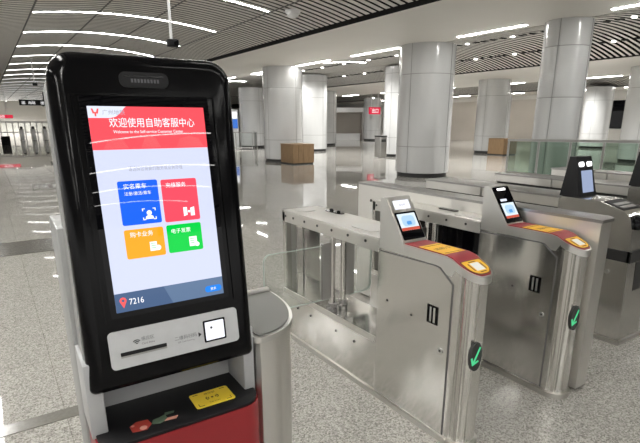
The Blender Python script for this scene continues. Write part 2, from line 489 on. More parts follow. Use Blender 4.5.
def bin_(x, y):
    t = Thing('litter_bin', 'dark grey square litter bin beside the column behind the large near column', 'bin', (x, y, 0))
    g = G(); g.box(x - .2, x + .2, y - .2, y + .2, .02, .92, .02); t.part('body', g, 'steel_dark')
    g = G(); g.box(x - .21, x + .21, y - .21, y + .21, .92, .98, .015); t.part('lid', g, 'base_black')
    g = G(); g.box(x - .13, x + .13, y - .207, y - .195, .70, .82); t.part('opening', g, 'base_black')
bin_(15.0, 17.45)

def railing(pts, h, label, group=None, post=.035, nsub=4, mat='glass_green', rail='steel'):
    """glass balustrade: posts, top rail, bottom rail and one pane per bay along a polyline"""
    P = [Vector((x, y, 0)) for x, y in pts]
    t = Thing('glass_railing', label, 'railing', (P[0].x, P[0].y, 0), 0, group)
    for a, b in zip(P, P[1:]):
        d = (b - a); L = d.length; d.normalize(); nrm = Vector((-d.y, d.x, 0))
        def bar(u0, u1, z0, z1, th):
            g = G(); q = [a + d * u0 - nrm * th, a + d * u1 - nrm * th, a + d * u1 + nrm * th, a + d * u0 + nrm * th]
            return g.prism([(p.x, p.y, z0) for p in q], (0, 0, z1 - z0))
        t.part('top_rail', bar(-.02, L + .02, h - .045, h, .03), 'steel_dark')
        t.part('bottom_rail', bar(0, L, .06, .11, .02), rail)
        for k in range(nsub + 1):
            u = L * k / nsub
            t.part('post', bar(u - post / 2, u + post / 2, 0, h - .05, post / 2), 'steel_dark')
        for k in range(nsub):
            t.part('pane', bar(L * k / nsub + .022, L * (k + 1) / nsub - .022, .12, h - .05, .006), mat)
    return t
railing([(8.43, 6.02), (9.46, 4.13), (10.4, 2.4)], 1.25, 'green glass railing with steel posts behind the right-hand gates', nsub=4)
railing([(11.6, 28.2), (13.3, 27.2)], 1.0, 'small clear glass railing beside the right edge of the kiosk', nsub=2, mat='glass')
railing([(13.5, 27.0), (14.1, 28.6)], 1.0, 'short glass railing running back to the column, joined to the small one', nsub=1, mat='glass')

# blue advertising screen behind the kiosk edge
t = Thing('information_screen', 'upright blue-lit information screen far behind the right edge of the kiosk', 'screen', (13.1, 29.4, 0))
g = G(); g.box(12.75, 13.45, 29.4, 29.55, .0, 2.35, .03); t.part('cabinet', g, 'white')
g = G(); g.box(12.82, 13.38, 29.385, 29.4, 1.2, 1.75); t.part('display', g, 'blue_lit')
g = G(); g.box(12.85, 13.35, 29.385, 29.4, 1.8, 2.2); t.part('header_panel', g, 'white_lit')

# service counter far behind
t = Thing('service_counter', 'beige service booth with low white counter far behind the columns', 'counter', (27.6, 37.0, 0))
dx, dy = Vector((1.75, -1.3)).normalized()
def bx(u0, u1, v0, v1, z0, z1):
    a = Vector((26.6, 37.6)); d = Vector((dx, dy)); n = Vector((-dy, dx))
    g = G(); q = [a + d * u0 + n * v0, a + d * u1 + n * v0, a + d * u1 + n * v1, a + d * u0 + n * v1]
    return g.prism([(p.x, p.y, z0) for p in q], (0, 0, z1 - z0))
t.part('back_wall', bx(0, 2.6, 1.2, 1.3, 0, 2.5), 'wall')
t.part('frame_post', bx(-.12, 0, 0, 1.3, 0, 2.7), 'steel_dark')
t.part('frame_post', bx(2.6, 2.72, 0, 1.3, 0, 2.7), 'steel_dark')
t.part('header', bx(-.2, 2.8, -.05, 1.3, 2.45, 2.85), 'white')
t.part('counter_top', bx(.1, 2.5, .1, .7, .5, .58), 'white')
t.part('counter_front', bx(.15, 2.45, .15, .25, 0, .5), 'white')
t.part('notice_board', bx(-.5, -.15, .1, .2, 1.0, 2.0), 'black_matte')

# hanging signs
def hang_sign(name, x0, x1, y, z0, z1, ztop, face, label, texts=(), th=.12):
    t = Thing(name, label, 'sign', ((x0 + x1) / 2, y, z0))
    g = G(); g.box(x0, x1, y, y + th, z0, z1, .01); t.part('panel', g, face)
    for x in (x0 + (x1 - x0) * .2, x1 - (x1 - x0) * .2):
        g = G(); g.cyl((x, y + th / 2, z1 - .01), (x, y + th / 2, ztop), .02, n=10); t.part('hanger', g, 'white')
    for body, xc, zc, hh, m in texts:
        t.part('lettering', text_mesh(body, (xc, y - .004, zc), (1, 0, 0), (0, 0, 1), height=hh), m)
    return t
hang_sign('hanging_sign', 22.95, 23.95, 28.0, 2.12, 2.60, 3.66, 'red_lit', 'small red lit sign hanging in front of the far white column', [('出口', 23.45, 2.36, .30, 'white_lit')])
hang_sign('hanging_sign', 2.25, 4.6, 40.0, 2.68, 3.05, 4.0, 'black_matte', 'long black hanging sign with white lettering left of the kiosk', [('出', 2.5, 2.86, .22, 'white_lit'), ('出站', 3.0, 2.86, .2, 'white_lit'), ('出口', 3.75, 2.86, .22, 'white_lit'), ('Exit', 4.2, 2.86, .2, 'white_lit')])
hang_sign('hanging_sign', 3.62, 4.15, 39.0, 2.98, 3.52, 4.0, 'black_matte', 'small black sign with red panel above the long black sign', [('1', 4.0, 3.25, .4, 'red_lit')])
hang_sign('hanging_sign', .2, 2.2, 50.0, 1.90, 2.18, 4.0, 'red_lit', 'red lit display hanging at the far left edge', [('欢迎您', 1.3, 2.04, .2, 'white_lit')])

# far fence with gates
t = Thing('barrier_fence', 'far pale barrier fence with glass panes across the end of the hall', 'fence', (4, 56, 0))
g = G(); g.box(-6, 9.5, 55.97, 56.03, 1.55, 1.66); t.part('top_rail', g, 'white')
g = G(); g.box(-6, 9.5, 55.97, 56.03, .62, .70); t.part('middle_rail', g, 'white')
for k in range(20):
    x = -.2 + k * .5
    g = G(); g.box(x - .04, x + .04, 55.95, 56.05, 0, 1.6); t.part('post', g, 'white' if k % 2 else 'steel_dark')
for k in range(19):
    x = -.2 + k * .5
    g = G(); g.box(x + .06, x + .44, 55.99, 56.01, .72, 1.53); t.part('pane', g, 'glass')
for j in range(7):
    x = 2.6 + j * .9
    t = Thing('far_ticket_gate', '%s of the pale ticket gates in front of the far fence, from the left' % ORD[j], 'ticket gate', (x, 51, 0), 0, 'far ticket gates')
    g = G(); g.box(x, x + .28, 51, 52.8, .03, 1.02, .05); t.part('cabinet', g, 'steel_pod')
    g = G(); g.box(x - .02, x + .30, 50.98, 52.82, 0, .05); t.part('plinth', g, 'steel_dark')
    g = G(); g.prism([(x + .04, 51.1, 1.02), (x + .04, 51.45, 1.02), (x + .04, 51.45, 1.22)], (.2, 0, 0)); t.part('display', g, 'black_matte')
# small folding notice on the floor
t = Thing('folding_notice', 'small black folding notice standing on the floor at the far left', 'notice', (1.15, 42, 0))
for s_ in (0, 1):
    g = G(); y = 42 - .02 + .04 * s_; q = (-.3, .3)[s_]
    g.loops([[(.9, 42 + q, 0), (1.45, 42 + q, 0), (1.45, y, .62), (.9, y, .62)], [(.9, 42 + q + .03, 0), (1.45, 42 + q + .03, 0), (1.45, y + .03, .62), (.9, y + .03, .62)]])
    t.part('board', g, 'black_matte')

# ------------------------------------------------------------------ ticket gates with card readers
def interp(tab, y):
    for (a, za), (b, zb) in zip(tab, tab[1:]):
        if (a - y) * (b - y) <= 0: return za + (zb - za) * (y - a) / (b - a)
    return tab[-1][1]
TOPZ = [(1.80, .957), (1.47, .957), (1.435, .952), (1.405, .936), (1.30, .894), (1.20, .854)]
def reader_gate(dx, label, style, wide):
    X = 1.68 + dx; w = .165; wf = .30 if wide else .180
    t = Thing('ticket_gate', label, 'ticket gate', (X + w / 2, 2.1, 0), 0, 'card reader ticket gates')
    P = t.part
    # --- near cabinet
    g = G(); g.box(X + .0005, X + w - .0005, 1.40, 1.94, .03, .91, .003, 1); P('cabinet', g, 'steel')
    g = G(); g.box(X - .010, X + w + .010, 1.39, 3.01, 0, .035); P('plinth', g, 'steel_h', label='low steel plinth along the floor')
    # rounded end column with vertical ribs
    def end_plan(off=0., n=40, rib=True):
        out = []
        for i in range(n + 1):
            a = PI + PI * i / n
            k = 1
            if rib and (i in (4, 5, 9, 10, 14, 15)): k = .90
            ex = abs(math.cos(a)) ** .9 * (1 if math.cos(a) > 0 else -1); ey = -abs(math.sin(a)) ** .9
            out.append((X + w / 2 + (w / 2 + off) * ex * (k if abs(ex) > .3 else 1), 1.408 + (.104 + off) * ey * k))
        return out
    g = G(); pl = end_plan()
    lo = [(x, y, .025) for x, y in pl]
    hi = [(x, y, interp(TOPZ, min(y, 1.43)) - .03) for x, y in pl]
    g.loops([lo, hi]); P('end_column', g, 'steel', label='rounded ribbed steel end')
    g = G(); pl2 = end_plan(.014, rib=False); g.loops([[(x, y, 0) for x, y in pl2], [(x, y, .03) for x, y in pl2]]); P('end_foot', g, 'steel_h')
    # side service panel
    g = G(); pts = [(1.935, .045), (1.935, .884), (1.53, .897), (1.50, .893), (1.418, .832), (1.418, .045)]
    g.prism([(X - .005, y, z) for y, z in pts], (.006, 0, 0))
    sp = P('side_panel', g, 'steel')
    g = G(); q = [(1.94, .040), (1.94, .890), (1.53, .903), (1.497, .899), (1.411, .836), (1.411, .040)]
    g.prism([(X - .001, y, z) for y, z in q], (.0012, 0, 0)); P('panel_gap', g, 'seam', label='dark joint around the side panel')
    g = G(); g.box(X - .007, X - .003, 1.488, 1.560, .605, .700, .001, 1); sw = P('switch_window', g, 'black_gloss', sp, 'black switch window')
    g = G(); g.box(X - .0085, X - .006, 1.505, 1.517, .615, .690); g.box(X - .0085, X - .006, 1.530, 1.540, .615, .690); P('switch_lever', g, 'steel_pod', sp)
    g = G(); g.cyl((X - .009, 1.459, .487), (X - .002, 1.459, .487), .014); P('lock', g, 'steel_pod', sp)
    g = G(); g.cyl((X - .0105, 1.459, .487), (X - .008, 1.459, .487), .006); P('keyhole', g, 'base_black', sp)
    for y, z in ((1.666, .603), (1.851, .625)):
        g = G(); g.cyl((X - .007, y, z), (X - .003, y, z), .007, n=12); P('bolt', g, 'base_black', sp)
    # green arrow light on the rounded end
    yy = 1.2685
    n_ = Vector((-.12, -1, 0)).normalized(); rt = Vector((1, -.12, 0)).normalized(); c = Vector((X + .060, 1.3025, .503))
    def onp(u, v, h=0): p = c + rt * u + n_ * h; return (p.x, p.y, p.z + v)
    g = G(); el = [(.034 * abs(math.cos(a)) ** .8 * (1 if math.cos(a) > 0 else -1), .072 * math.sin(a)) for a in [2 * PI * i / 32 for i in range(32)]]
    g.loops([[onp(u, v, -.014) for u, v in el], [onp(u, v, .004) for u, v in el]]); al = P('arrow_sign', g, 'arrow_back', label='black oval light with green arrow')
    g = G()
    A = Vector((.020, .046)); B = Vector((-.019, -.036))
    d = (B - A).normalized(); pn = Vector((-d.y, d.x))
    def flat(pts2): g.prism([onp(p.x, p.y, .0043) for p in pts2], tuple(n_ * .001))
    flat([A + pn * .005, A - pn * .005, B - pn * .005, B + pn * .005])
    for ang in (.72, -.72):
        e = Matrix.Rotation(ang, 2) @ (-d); k = Vector((-e.y, e.x)); q = B + e * .036
        flat([B - e * .004 + k * .005, B - e * .004 - k * .005, q - k * .005, q + k * .005])
    P('arrow', g, 'green_lit', al)
    # --- reader pod: lofted along y, rounded in plan at its tip
    def sect(y, inset=0., zt=0., zb=None, x0=0.):
        cx = X + w / 2; hw = w / 2 - inset
        yc = 1.408
        if y < yc: hw *= math.sqrt(max(0.0, 1 - ((yc - y) / (.118 - inset)) ** 2.4))
        z = interp(TOPZ, y) + zt
        b = z - .035 if zb is None else zb
        hw = max(hw, .012)
        return [(cx - hw, y, b), (cx + hw, y, b), (cx + hw, y, z), (cx - hw, y, z)]
    ys = [1.78, 1.6, 1.50, 1.47, 1.43, 1.41, 1.395, 1.378, 1.36, 1.345, 1.332, 1.32, 1.311, 1.303, 1.297, 1.2925]
    g = G(); g.loops([sect(y, zb=min(.902 if y > 1.5 else .87, interp(TOPZ, y) - .022) if y > 1.41 else None) for y in ys]); P('reader_shell', g, 'steel_pod')
    g = G(); ys2 = [y for y in ys if 1.30 < y < 1.76]; ys2 = [1.748] + ys2
    g.loops([sect(y, .007, .004, interp(TOPZ, y) - .002) for y in ys2]); rs = P('red_cover', g, 'red_vinyl', label='dark red cover strip')
    def onto(pts2, name, mat, h, par):
        """a patch that follows the top of the cover: pts2 = list of (x offset from centre, y)"""
        g = G(); cx = X + w / 2
        ya = sorted({round(p[1], 4) for p in pts2})
        g.loops([[(cx + x, y, interp(TOPZ, y) + h - .001) for x, y in pts2], [(cx + x, y, interp(TOPZ, y) + h) for x, y in pts2]])
        return P(name, g, mat, par)
    onto([(-.074, 1.655), (-.074, 1.485), (.066, 1.485), (.066, 1.655)], 'yellow_label', 'yellow', .0056, rs)
    for yq in (1.50, 1.635):
        onto([(-.06, yq), (-.06, yq - .003), (.055, yq - .003), (.055, yq)], 'label_print', 'brown_ink', .0064, rs)
    tm = text_mesh('请刷卡', (X + w / 2, 1.568, .957 + .0066), (1, 0, 0), (0, 1, 0), height=.034); P('label_lettering', tm, 'brown_ink', rs)
    # card target on the slope
    sl = (TOPZ[4][1] - TOPZ[3][1]) / (TOPZ[4][0] - TOPZ[3][0])
    def slope_patch(rx0, rx1, yb0, yb1, r, h, name, mat, par, front_round=None):
        pts2 = rrect(rx0, rx1, yb0, yb1, r if front_round is None else (front_round, front_round, r, r), 6)
        g = G(); cx = X + w / 2
        f = lambda y: .936 + sl * (y - 1.405)
        g.loops([[(cx + x, y, f(y) + h - .002) for x, y in pts2], [(cx + x, y, f(y) + h) for x, y in pts2]])
        return P(name, g, mat, par)
    slope_patch(-.068, .068, 1.307, 1.404, .010, .0058, 'target_rim', 'brown_ink', rs, .055)
    slope_patch(-.062, .062, 1.312, 1.400, .008, .0066, 'target_pad', 'yellow', rs, .050)
    slope_patch(-.026, .030, 1.332, 1.382, .003, .0078, 'white_patch', 'white', rs)
    for (a, b, c_, d_) in ((-.040, -.034, 1.334, 1.380), (.036, .042, 1.335, 1.376), (-.016, .022, 1.320, 1.325), (-.022, .022, 1.388, 1.392)):
        slope_patch(a, b, c_, d_, .001, .0074, 'target_print', 'brown_ink', rs)
    # --- raised display housing behind the strip
    cx0, cx1 = X - .0005, X + w + .0005
    g = G(); pr = [(1.938, .901), (1.938, 1.164), (1.932, 1.172), (1.897, 1.173), (1.752, .957), (1.752, .901)]
    g.prism([(cx0, y, z) for y, z in pr], (cx1 - cx0, 0, 0)); P('display_housing', g, 'steel_pod')
    # slanted face frame: axes along the slope
    a0 = Vector((0, 1.752, .957)); a1 = Vector((0, 1.897, 1.173)); L = (a1 - a0).length; up = (a1 - a0) / L; nn = Vector((0, -up.z, up.y))
    def face(u0, u1, v0, v1, h0, h1, r=.006):
        g = G(); o = Vector((X + w / 2, a0.y, a0.z))
        rr = rrect(u0, u1, v0, v1, r, 4)
        f = lambda u, v, h: tuple(o + Vector((u, 0, 0)) + up * v + nn * h)
        return g.loops([[f(u, v, h0) for u, v in rr], [f(u, v, h1) for u, v in rr]])
    W2 = w / 2
    if style == 'plate':
        P('display_frame', face(-W2 + .004, W2 - .004, .008, L - .004, -.004, .004), 'steel_h')
        d_ = P('display', face(-.074, .074, .016, .170, .003, .006), 'black_glass', label='black display with pale picture')
        P('screen', face(-.062, .062, .066, .160, .005, .0066, .002), 'gate_screen_pale', d_)
        P('screen_picture', face(-.042, .046, .088, .148, .006, .0072, .02), 'gate_screen', d_)
        P('screen_icon', face(-.014, .018, .096, .116, .007, .0078, .006), 'gate_screen_blue', d_)
        P('screen_band', face(-.062, .062, .066, .082, .006, .0073, .001), 'gate_screen_red', d_)
        n2 = P('lit_plate', face(-.054, .054, .188, .238, .003, .006, .003), 'scan_white', label='lit white scanner plate')  # emissive plate, taken for a lit scanner window
        P('plate_lettering', text_mesh('乘车码', Vector((X + w / 2, a0.y, a0.z)) + up * .211 + nn * .0064, (1, 0, 0), up, height=.014), 'grey_ink', n2)
    else:
        P('display_frame', face(-W2 + .004, W2 - .004, .004, L - .004, -.004, .003), 'steel_h')
        d_ = P('display', face(-.078, .078, .010, L - .010, .002, .006, .010), 'black_glass', label='full-height black glass display')
        P('screen', face(-.060, .060, .040, .140, .005, .0066, .002), 'gate_screen_pale', d_)
        P('screen_picture', face(-.040, .044, .068, .125, .006, .0072, .02), 'gate_screen', d_)
        P('screen_icon', face(-.014, .018, .075, .095, .007, .0078, .006), 'gate_screen_blue', d_)
        P('screen_band', face(-.060, .060, .040, .056, .006, .0073, .001), 'gate_screen_red', d_)
        P('light_bar', face(-.04, .04, .226, .240, .005, .0066, .007), 'scanner_lamp', d_)
        P('notice_strip', face(-.05, .01, .153, .168, .005, .0066, .003), 'screen_pale', d_)
    # --- far frame with the flap doors
    g = G(); g.box(X, X + wf, 1.94, 3.0, .942, .953, .003, 1); P('top_cover', g, 'steel_h')
    g = G(); g.box(X, X + .022, 1.945, 3.0, .872, .944, .002, 1); fr = P('front_rail', g, 'steel_h')
    g = G(); g.box(X + wf - .022, X + wf, 1.945, 3.0, .872, .944, .002, 1); P('back_rail', g, 'steel_h')
    for y in (2.95, 2.845, 2.70, 2.545, 2.385, 2.22, 2.055):
        g = G(); g.cyl((X - .004, y, .915), (X + .002, y, .915), .0085, n=12); P('bolt', g, 'base_black', fr)
    g = G(); g.box(X, X + wf, 2.962, 3.0, .36, .944, .003, 1); P('end_jamb', g, 'steel')
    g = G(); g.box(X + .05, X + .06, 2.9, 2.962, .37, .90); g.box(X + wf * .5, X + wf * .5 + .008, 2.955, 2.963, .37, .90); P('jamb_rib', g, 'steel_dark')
    g = G(); g.box(X, X + wf, 1.945, 3.0, .035, .37, .004, 1); lp = P('lower_panel', g, 'steel')
    g = G(); g.box(X - .004, X + .001, 1.95, 2.995, .335, .375, .001, 1); P('sill', g, 'steel_h')
    for y in (2.80, 2.63, 2.33, 2.14):
        g = G(); g.cyl((X - .004, y, .268), (X + .002, y, .268), .0085, n=12); P('bolt', g, 'base_black', lp)
    for sgn, xs in ((-1, X + .032), (1, X + (.115 if wide else .11))):
        g = G(); g.cyl((xs, 2.42, .365), (xs, 2.42, .88), .019, n=24); P('flap_shaft', g, 'steel')
        g = G(); g.cyl((xs, 2.42, .368), (xs, 2.42, .392), .032, n=24); g.cyl((xs, 2.42, .40), (xs, 2.42, .425), .028, n=24)
        for k in range(5):
            a = 2 * PI * k / 5; g.sphere((xs + .03 * math.cos(a), 2.42 + .03 * math.sin(a), .396), .010, n=10)
        P('shaft_collar', g, 'steel_dark')
        out = xs + sgn * (.49 if wide and sgn < 0 else .235)
        x0, x1 = sorted((xs + sgn * .015, out))
        r = (.045, .012, .012, .045) if sgn < 0 else (.012, .045, .045, .012)
        g = G(); g.loops([[(x, 2.415, z) for x, z in rrect(x0, x1, .455, .815, r, 6)], [(x, 2.425, z) for x, z in rrect(x0, x1, .455, .815, r, 6)]])
        fl = P('glass_flap', g, 'glass', label='clear glass flap door')
        g = G(); rr = rrect(x0, x1, .455, .815, r, 6); cxm, czm = (x0 + x1) / 2, .635
        inn = [(cxm + (x - cxm) * (1 - .004 / (x1 - x0) * 2), czm + (z - czm) * .978) for x, z in rr]
        g.loops([[(x, 2.4140, z) for x, z in rr], [(x, 2.4260, z) for x, z in rr], [(x, 2.4260, z) for x, z in inn], [(x, 2.4140, z) for x, z in inn], [(x, 2.4140, z) for x, z in rr]], False, False)
        P('flap_edge', g, 'glass_edge', fl, 'pale polished glass edge')
        g = G(); a, b = sorted((xs + sgn * .018, xs + sgn * .085)); g.box(a, b, 2.408, 2.432, .46, .828, .003, 1); P('flap_clamp', g, 'steel_dark', fl, 'grey clamp plate')
    # sensor slot and flat covers let into the top
    if wide:
        g = G(); g.loops([[(x, y, z) for x, y in rrect(X + .225, X + .275, 2.61, 2.80, .024)] for z in (.951, .959)]); P('sensor_slot', g, 'black_gloss', label='black oval sensor slot')
        g = G(); g.sphere((X + .25, 2.66, .959), .014); g.sphere((X + .25, 2.745, .959), .016); P('sensor_eye', g, 'black_glass')
        for y0, y1 in ((2.82, 2.97), (2.05, 2.3)):
            g = G(); g.loops([[(x, y, z) for x, y in rrect(X + .05, X + .20, y0, y1, .07)] for z in (.951, .957)]); P('lens_cover', g, 'steel_pod')
    else:
        g = G(); g.loops([[(x, y, z) for x, y in rrect(X + .12, X + .165, 2.25, 2.42, .022)] for z in (.951, .959)]); P('sensor_slot', g, 'black_gloss', label='black oval sensor slot')
        g = G(); g.loops([[(x, y, z) for x, y in rrect(X + .03, X + .09, 1.98, 2.2, .028)] for z in (.951, .957)]); P('lens_cover', g, 'steel_pod')
        # taller rear cabinet that carries the facing gate's equipment
        xa, xb = X + .185, X + .350
        pl = [(xa, 3.42), (xa, 1.30), (xb - .055, 1.30), (xb, 1.345), (xb, 3.42)]
        g = G(); g.loops([[(x, y, z) for x, y in pl] for z in (.02, 1.025)]); P('rear_cabinet', g, 'steel_matte')
        g = G(); g.loops([[(x + (.008 if x > xa else -.004), y + (-.008 if y < 2 else .006), z) for x, y in pl] for z in (1.025, 1.042)]); P('rear_top', g, 'steel_dark', label='dark edged top plate')
        g = G(); g.box(xa - .006, xa + .002, 1.97, 2.86, .40, .875); P('dark_window', g, 'black_glass', label='dark glass window')
        g = G(); g.box(xa - .006, xa + .002, 3.06, 3.17, .60, .90); P('black_slot', g, 'base_black')
        g = G(); g.cyl((xa - .006, 3.24, .90), (xa + .002, 3.24, .90), .012, n=12); P('bolt', g, 'base_black')
    return t
reader_gate(0, 'steel ticket gate nearest the kiosk, glass flap doors, red and yellow card reader', 'plate', True)
reader_gate(.835, 'second steel ticket gate from the kiosk, tall black display above its card reader', 'glass', False)

# gates whose faces carry black face scanners, further right
def scanner_gate(dx, label, ywin=True):
    X = 3.57 + dx
    t = Thing('ticket_gate', label, 'ticket gate', (X + .15, 2.4, 0), 0, 'face scanner ticket gates')
    P = t.part; w = .30
    pr = [(2.06, .02), (2.06, 1.012), (1.76, 1.012), (1.57, .955), (1.535, .92), (1.512, .83), (1.478, .02)]
    g = G(); g.prism([(X, y, z) for y, z in pr], (w, 0, 0)); P('cabinet', g, 'steel')
    g = G(); g.box(X - .01, X + w + .01, 1.468, 3.46, 0, .03); P('plinth', g, 'steel_h')
    g = G(); g.box(X + .02, X + w - .02, 2.06, 3.45, .02, .90); P('rear_cabinet', g, 'steel')
    g = G(); g.box(X + .03, X + w - .03, 2.06, 3.44, .89, .925); P('rear_gap', g, 'base_black')
    g = G(); g.box(X, X + w, 2.06, 2.78, .925, 1.0, .004, 1); P('rear_cover', g, 'steel_h')
    g = G(); g.box(X, X + w, 2.79, 3.45, .925, 1.0, .004, 1); P('rear_cover', g, 'steel_h')
    g = G(); g.box(X - .006, X + w + .006, 2.05, 3.46, .998, 1.012); P('rear_top', g, 'steel_dark')
    # black band round the near end, lock, ticket slot
    g = G(); g.box(X - .005, X + .01, 1.497, 2.06, .612, .690); g.box(X - .005, X + w + .005, 1.488, 1.515, .612, .690); P('black_band', g, 'base_black', label='black band around the near end')
    g = G(); g.cyl((X - .006, 1.63, .52), (X + .002, 1.63, .52), .016); P('lock', g, 'steel_pod')
    g = G(); g.prism([(X + .12, 1.4915, .39), (X + .22, 1.4915, .39), (X + .22, 1.4995, .60), (X + .12, 1.4995, .60)], (0, .02, 0)); P('ticket_slot', g, 'base_black')
    # black reader panel let into the sloping top
    d = Vector((0, 1.76 - 1.57, 1.012 - .955)).normalized(); n = Vector((0, -d.z, d.y))
    o = Vector((X + w / 2, 1.57, .955))
    def sl(u0, u1, v0, v1, h0, h1, r=.01):
        rr = rrect(u0, u1, v0, v1, r, 4)
        return G().loops([[tuple(o + Vector((u, 0, 0)) + d * v + n * h) for u, v in rr] for h in (h0, h1)])
    P('reader_panel', sl(-.12, .13, .03, .18, -.002, .004), 'black_matte', label='black reader panel on the slope')
    for v in (.05, .10): P('reader_slot', sl(-.09, .10, v, v + .03, .003, .006, .004), 'steel_dark')
    g = G(); g.loops([[(x, 1.535 - .006 + (z - .92) * .25, z) for x, z in rrect(X + .04, X + .26, .835, .93, .03)], [(x, 1.535 - .035 + (z - .92) * .25, z) for x, z in rrect(X + .055, X + .245, .845, .92, .028)]])
    P('reader_window', g, 'black_glass', label='glossy dark reader window')
    # face scanner: slim wedge with inclined screen
    xa, xb = X + .035, X + .285
    g = G(); base = [(xa, 1.93), (xb, 1.93), (xb, 2.08), (xa, 2.08)]
    topq = [(xa + .02, 1.995), (xb - .02, 1.995), (xb - .02, 2.05), (xa + .02, 2.05)]
    g.loops([[(x, y, 1.012) for x, y in base], [(x, y, 1.292) for x, y in topq], [(x * .96 + (xa + xb) / 2 * .04, y + .004, 1.304) for x, y in topq]])
    fs = P('face_scanner', g, 'black_matte', label='black face scanner')
    a0 = Vector(((xa + xb) / 2, 1.93, 1.012)); a1 = Vector(((xa + xb) / 2, 1.995, 1.292)); u_ = (a1 - a0).normalized(); m = Vector((0, -u_.z, u_.y))
    def ff(x0, x1, v0, v1, h0, h1, r=.003):
        rr = rrect(x0, x1, v0, v1, r, 3)
        return G().loops([[tuple(a0 + Vector((u, 0, 0)) + u_ * v + m * h) for u, v in rr] for h in (h0, h1)])
    P('scanner_screen', ff(-.06, .085, .03, .195, 0, .004), 'scanner_screen', fs)
    P('scanner_lamp', ff(-.082, -.018, .225, .26, 0, .004, .012), 'scanner_lamp', fs)
    P('scanner_lamp', ff(.026, .09, .225, .26, 0, .004, .012), 'scanner_lamp', fs)
    return t
scanner_gate(0, 'third steel ticket gate from the kiosk, black band and black face scanner')
scanner_gate(1.08, 'fourth steel ticket gate, its black face scanner cut by the right picture edge')
scanner_gate(2.16, 'farthest steel ticket gate, only its rear top seen before the glass railing')

# steel end post beside the kiosk
t = Thing('gate_end_post', 'rounded steel gate post with flat grey top standing right beside the kiosk', 'gate post', (.71, 1.45, 0))
xa, xb = .600, .835
def post_plan(off, rib):
    """quarter-oval front: round on the lane side, flat towards the kiosk"""
    n = 24; out = [(xa - off, 1.625 + off), (xa - off, 1.262 - off)]
    for i in range(n + 1):
        a = 1.5 * PI + .5 * PI * i / n
        k = .985 if rib and i in (5, 6, 12, 13) else 1
        out.append((.612 + (xb - .612 + off) * abs(math.cos(a)) ** .9 * k, 1.60 - (.352 + off) * abs(math.sin(a)) ** .9 * k))
    return out + [(xb + off, 1.625 + off)]
g = G(); g.loops([[(x, y, z) for x, y in post_plan(0, True)] for z in (.02, .895)]); t.part('body', g, 'steel_matte')
g = G(); g.loops([[(x, y, .893) for x, y in post_plan(.006, False)], [(x, y, .913) for x, y in post_plan(.006, False)]]); t.part('rim', g, 'steel_pod')
g = G(); g.loops([[(x, y, .910) for x, y in post_plan(-.006, False)], [(x, y, .918) for x, y in post_plan(-.006, False)]]); t.part('top_plate', g, 'top_grey', label='flat dark grey top')
g = G(); g.box(xa, xb, 1.60, 1.625, .91, .93, .004); t.part('top_ridge', g, 'steel_h')
g = G(); g.loops([[(x, y, z) for x, y in post_plan(.012, False)] for z in (0, .025)]); t.part('foot', g, 'steel_dark')

# ------------------------------------------------------------------ self-service kiosk
KX, KY, KZ, KT, KW = .358, 1.294, 1.333, math.radians(8.546), math.radians(-1.19)
k = Thing('self_service_kiosk', 'tall black and grey self-service kiosk with lit touch screen and red base', 'kiosk', (KX, KY, 0), KW, local=True)
UPV = Vector((0, math.sin(KT), math.cos(KT))); NV = Vector((0, -math.cos(KT), math.sin(KT)))
def T(u, v, w=0.): return Vector((u, 0, KZ)) + UPV * v + NV * w
def Tf(pts2, w0, w1): return G().loops([[T(u, v, w0) for u, v in pts2], [T(u, v, w1) for u, v in pts2]])
P = k.part
# bezel: rounded front, edges rolled back, skewed a touch as in the photograph
def outline(inset, n=8):
    x0, x1, y0, y1 = -.2255 + inset, .2345 - inset, -.466 + inset, .390 - inset
    pts2 = rrect(x0, x1, y0, y1, (max(.020 - inset, .006), max(.020 - inset, .006), max(.062 - inset * .6, .01), max(.062 - inset * .6, .01)), n)
    return [(u + .018 * v, v) for u, v in pts2]
R_, D_ = .034, .030
prof = [(0.003, -.066), (0, -.045)]
for i in range(8):
    a = (PI / 2) * i / 7
    prof.append((R_ * (1 - math.cos(a)), -D_ * (1 - math.sin(a))))
g = G(); g.loops([[T(*p, w) for p in outline(ins)] for ins, w in prof])
bezel = P('bezel', g, 'black_gloss', label='glossy black front bezel', sharp=.9)
# flat glass and its raised edge
g = Tf(rrect(-.160, .160, -.272, .288, .004, 3), -.001, .0022); P('screen_glass', g, 'black_glass', bezel)
g = G()
for (a, b, c_, d_) in ((-.172, .178, .284, .289), (-.176, -.172, -.28, .289), (.174, .178, -.28, .289)): g.loops([[T(u, v, w) for u, v in ((a, c_), (b, c_), (b, d_), (a, d_))] for w in (.0, .004)])
P('screen_surround', g, 'black_gloss', bezel)
P('speaker_slot', Tf(rrect(-.062, .060, .305, .343, .016), -.002, .003), 'black_matte', bezel, 'black rounded slot above the screen')
P('speaker_slit', Tf(rrect(-.050, .048, .330, .3345, .002), .002, .0042), 'black_gloss', bezel)
g = G()
for i in range(9): g.loops([[T(u, v, w_) for u, v in ((-.034 + i * .008, .317), (-.029 + i * .008, .317), (-.029 + i * .008, .326), (-.034 + i * .008, .326))] for w_ in (.0025, .0036)])
P('speaker_grille', g, 'grey_ink', bezel)
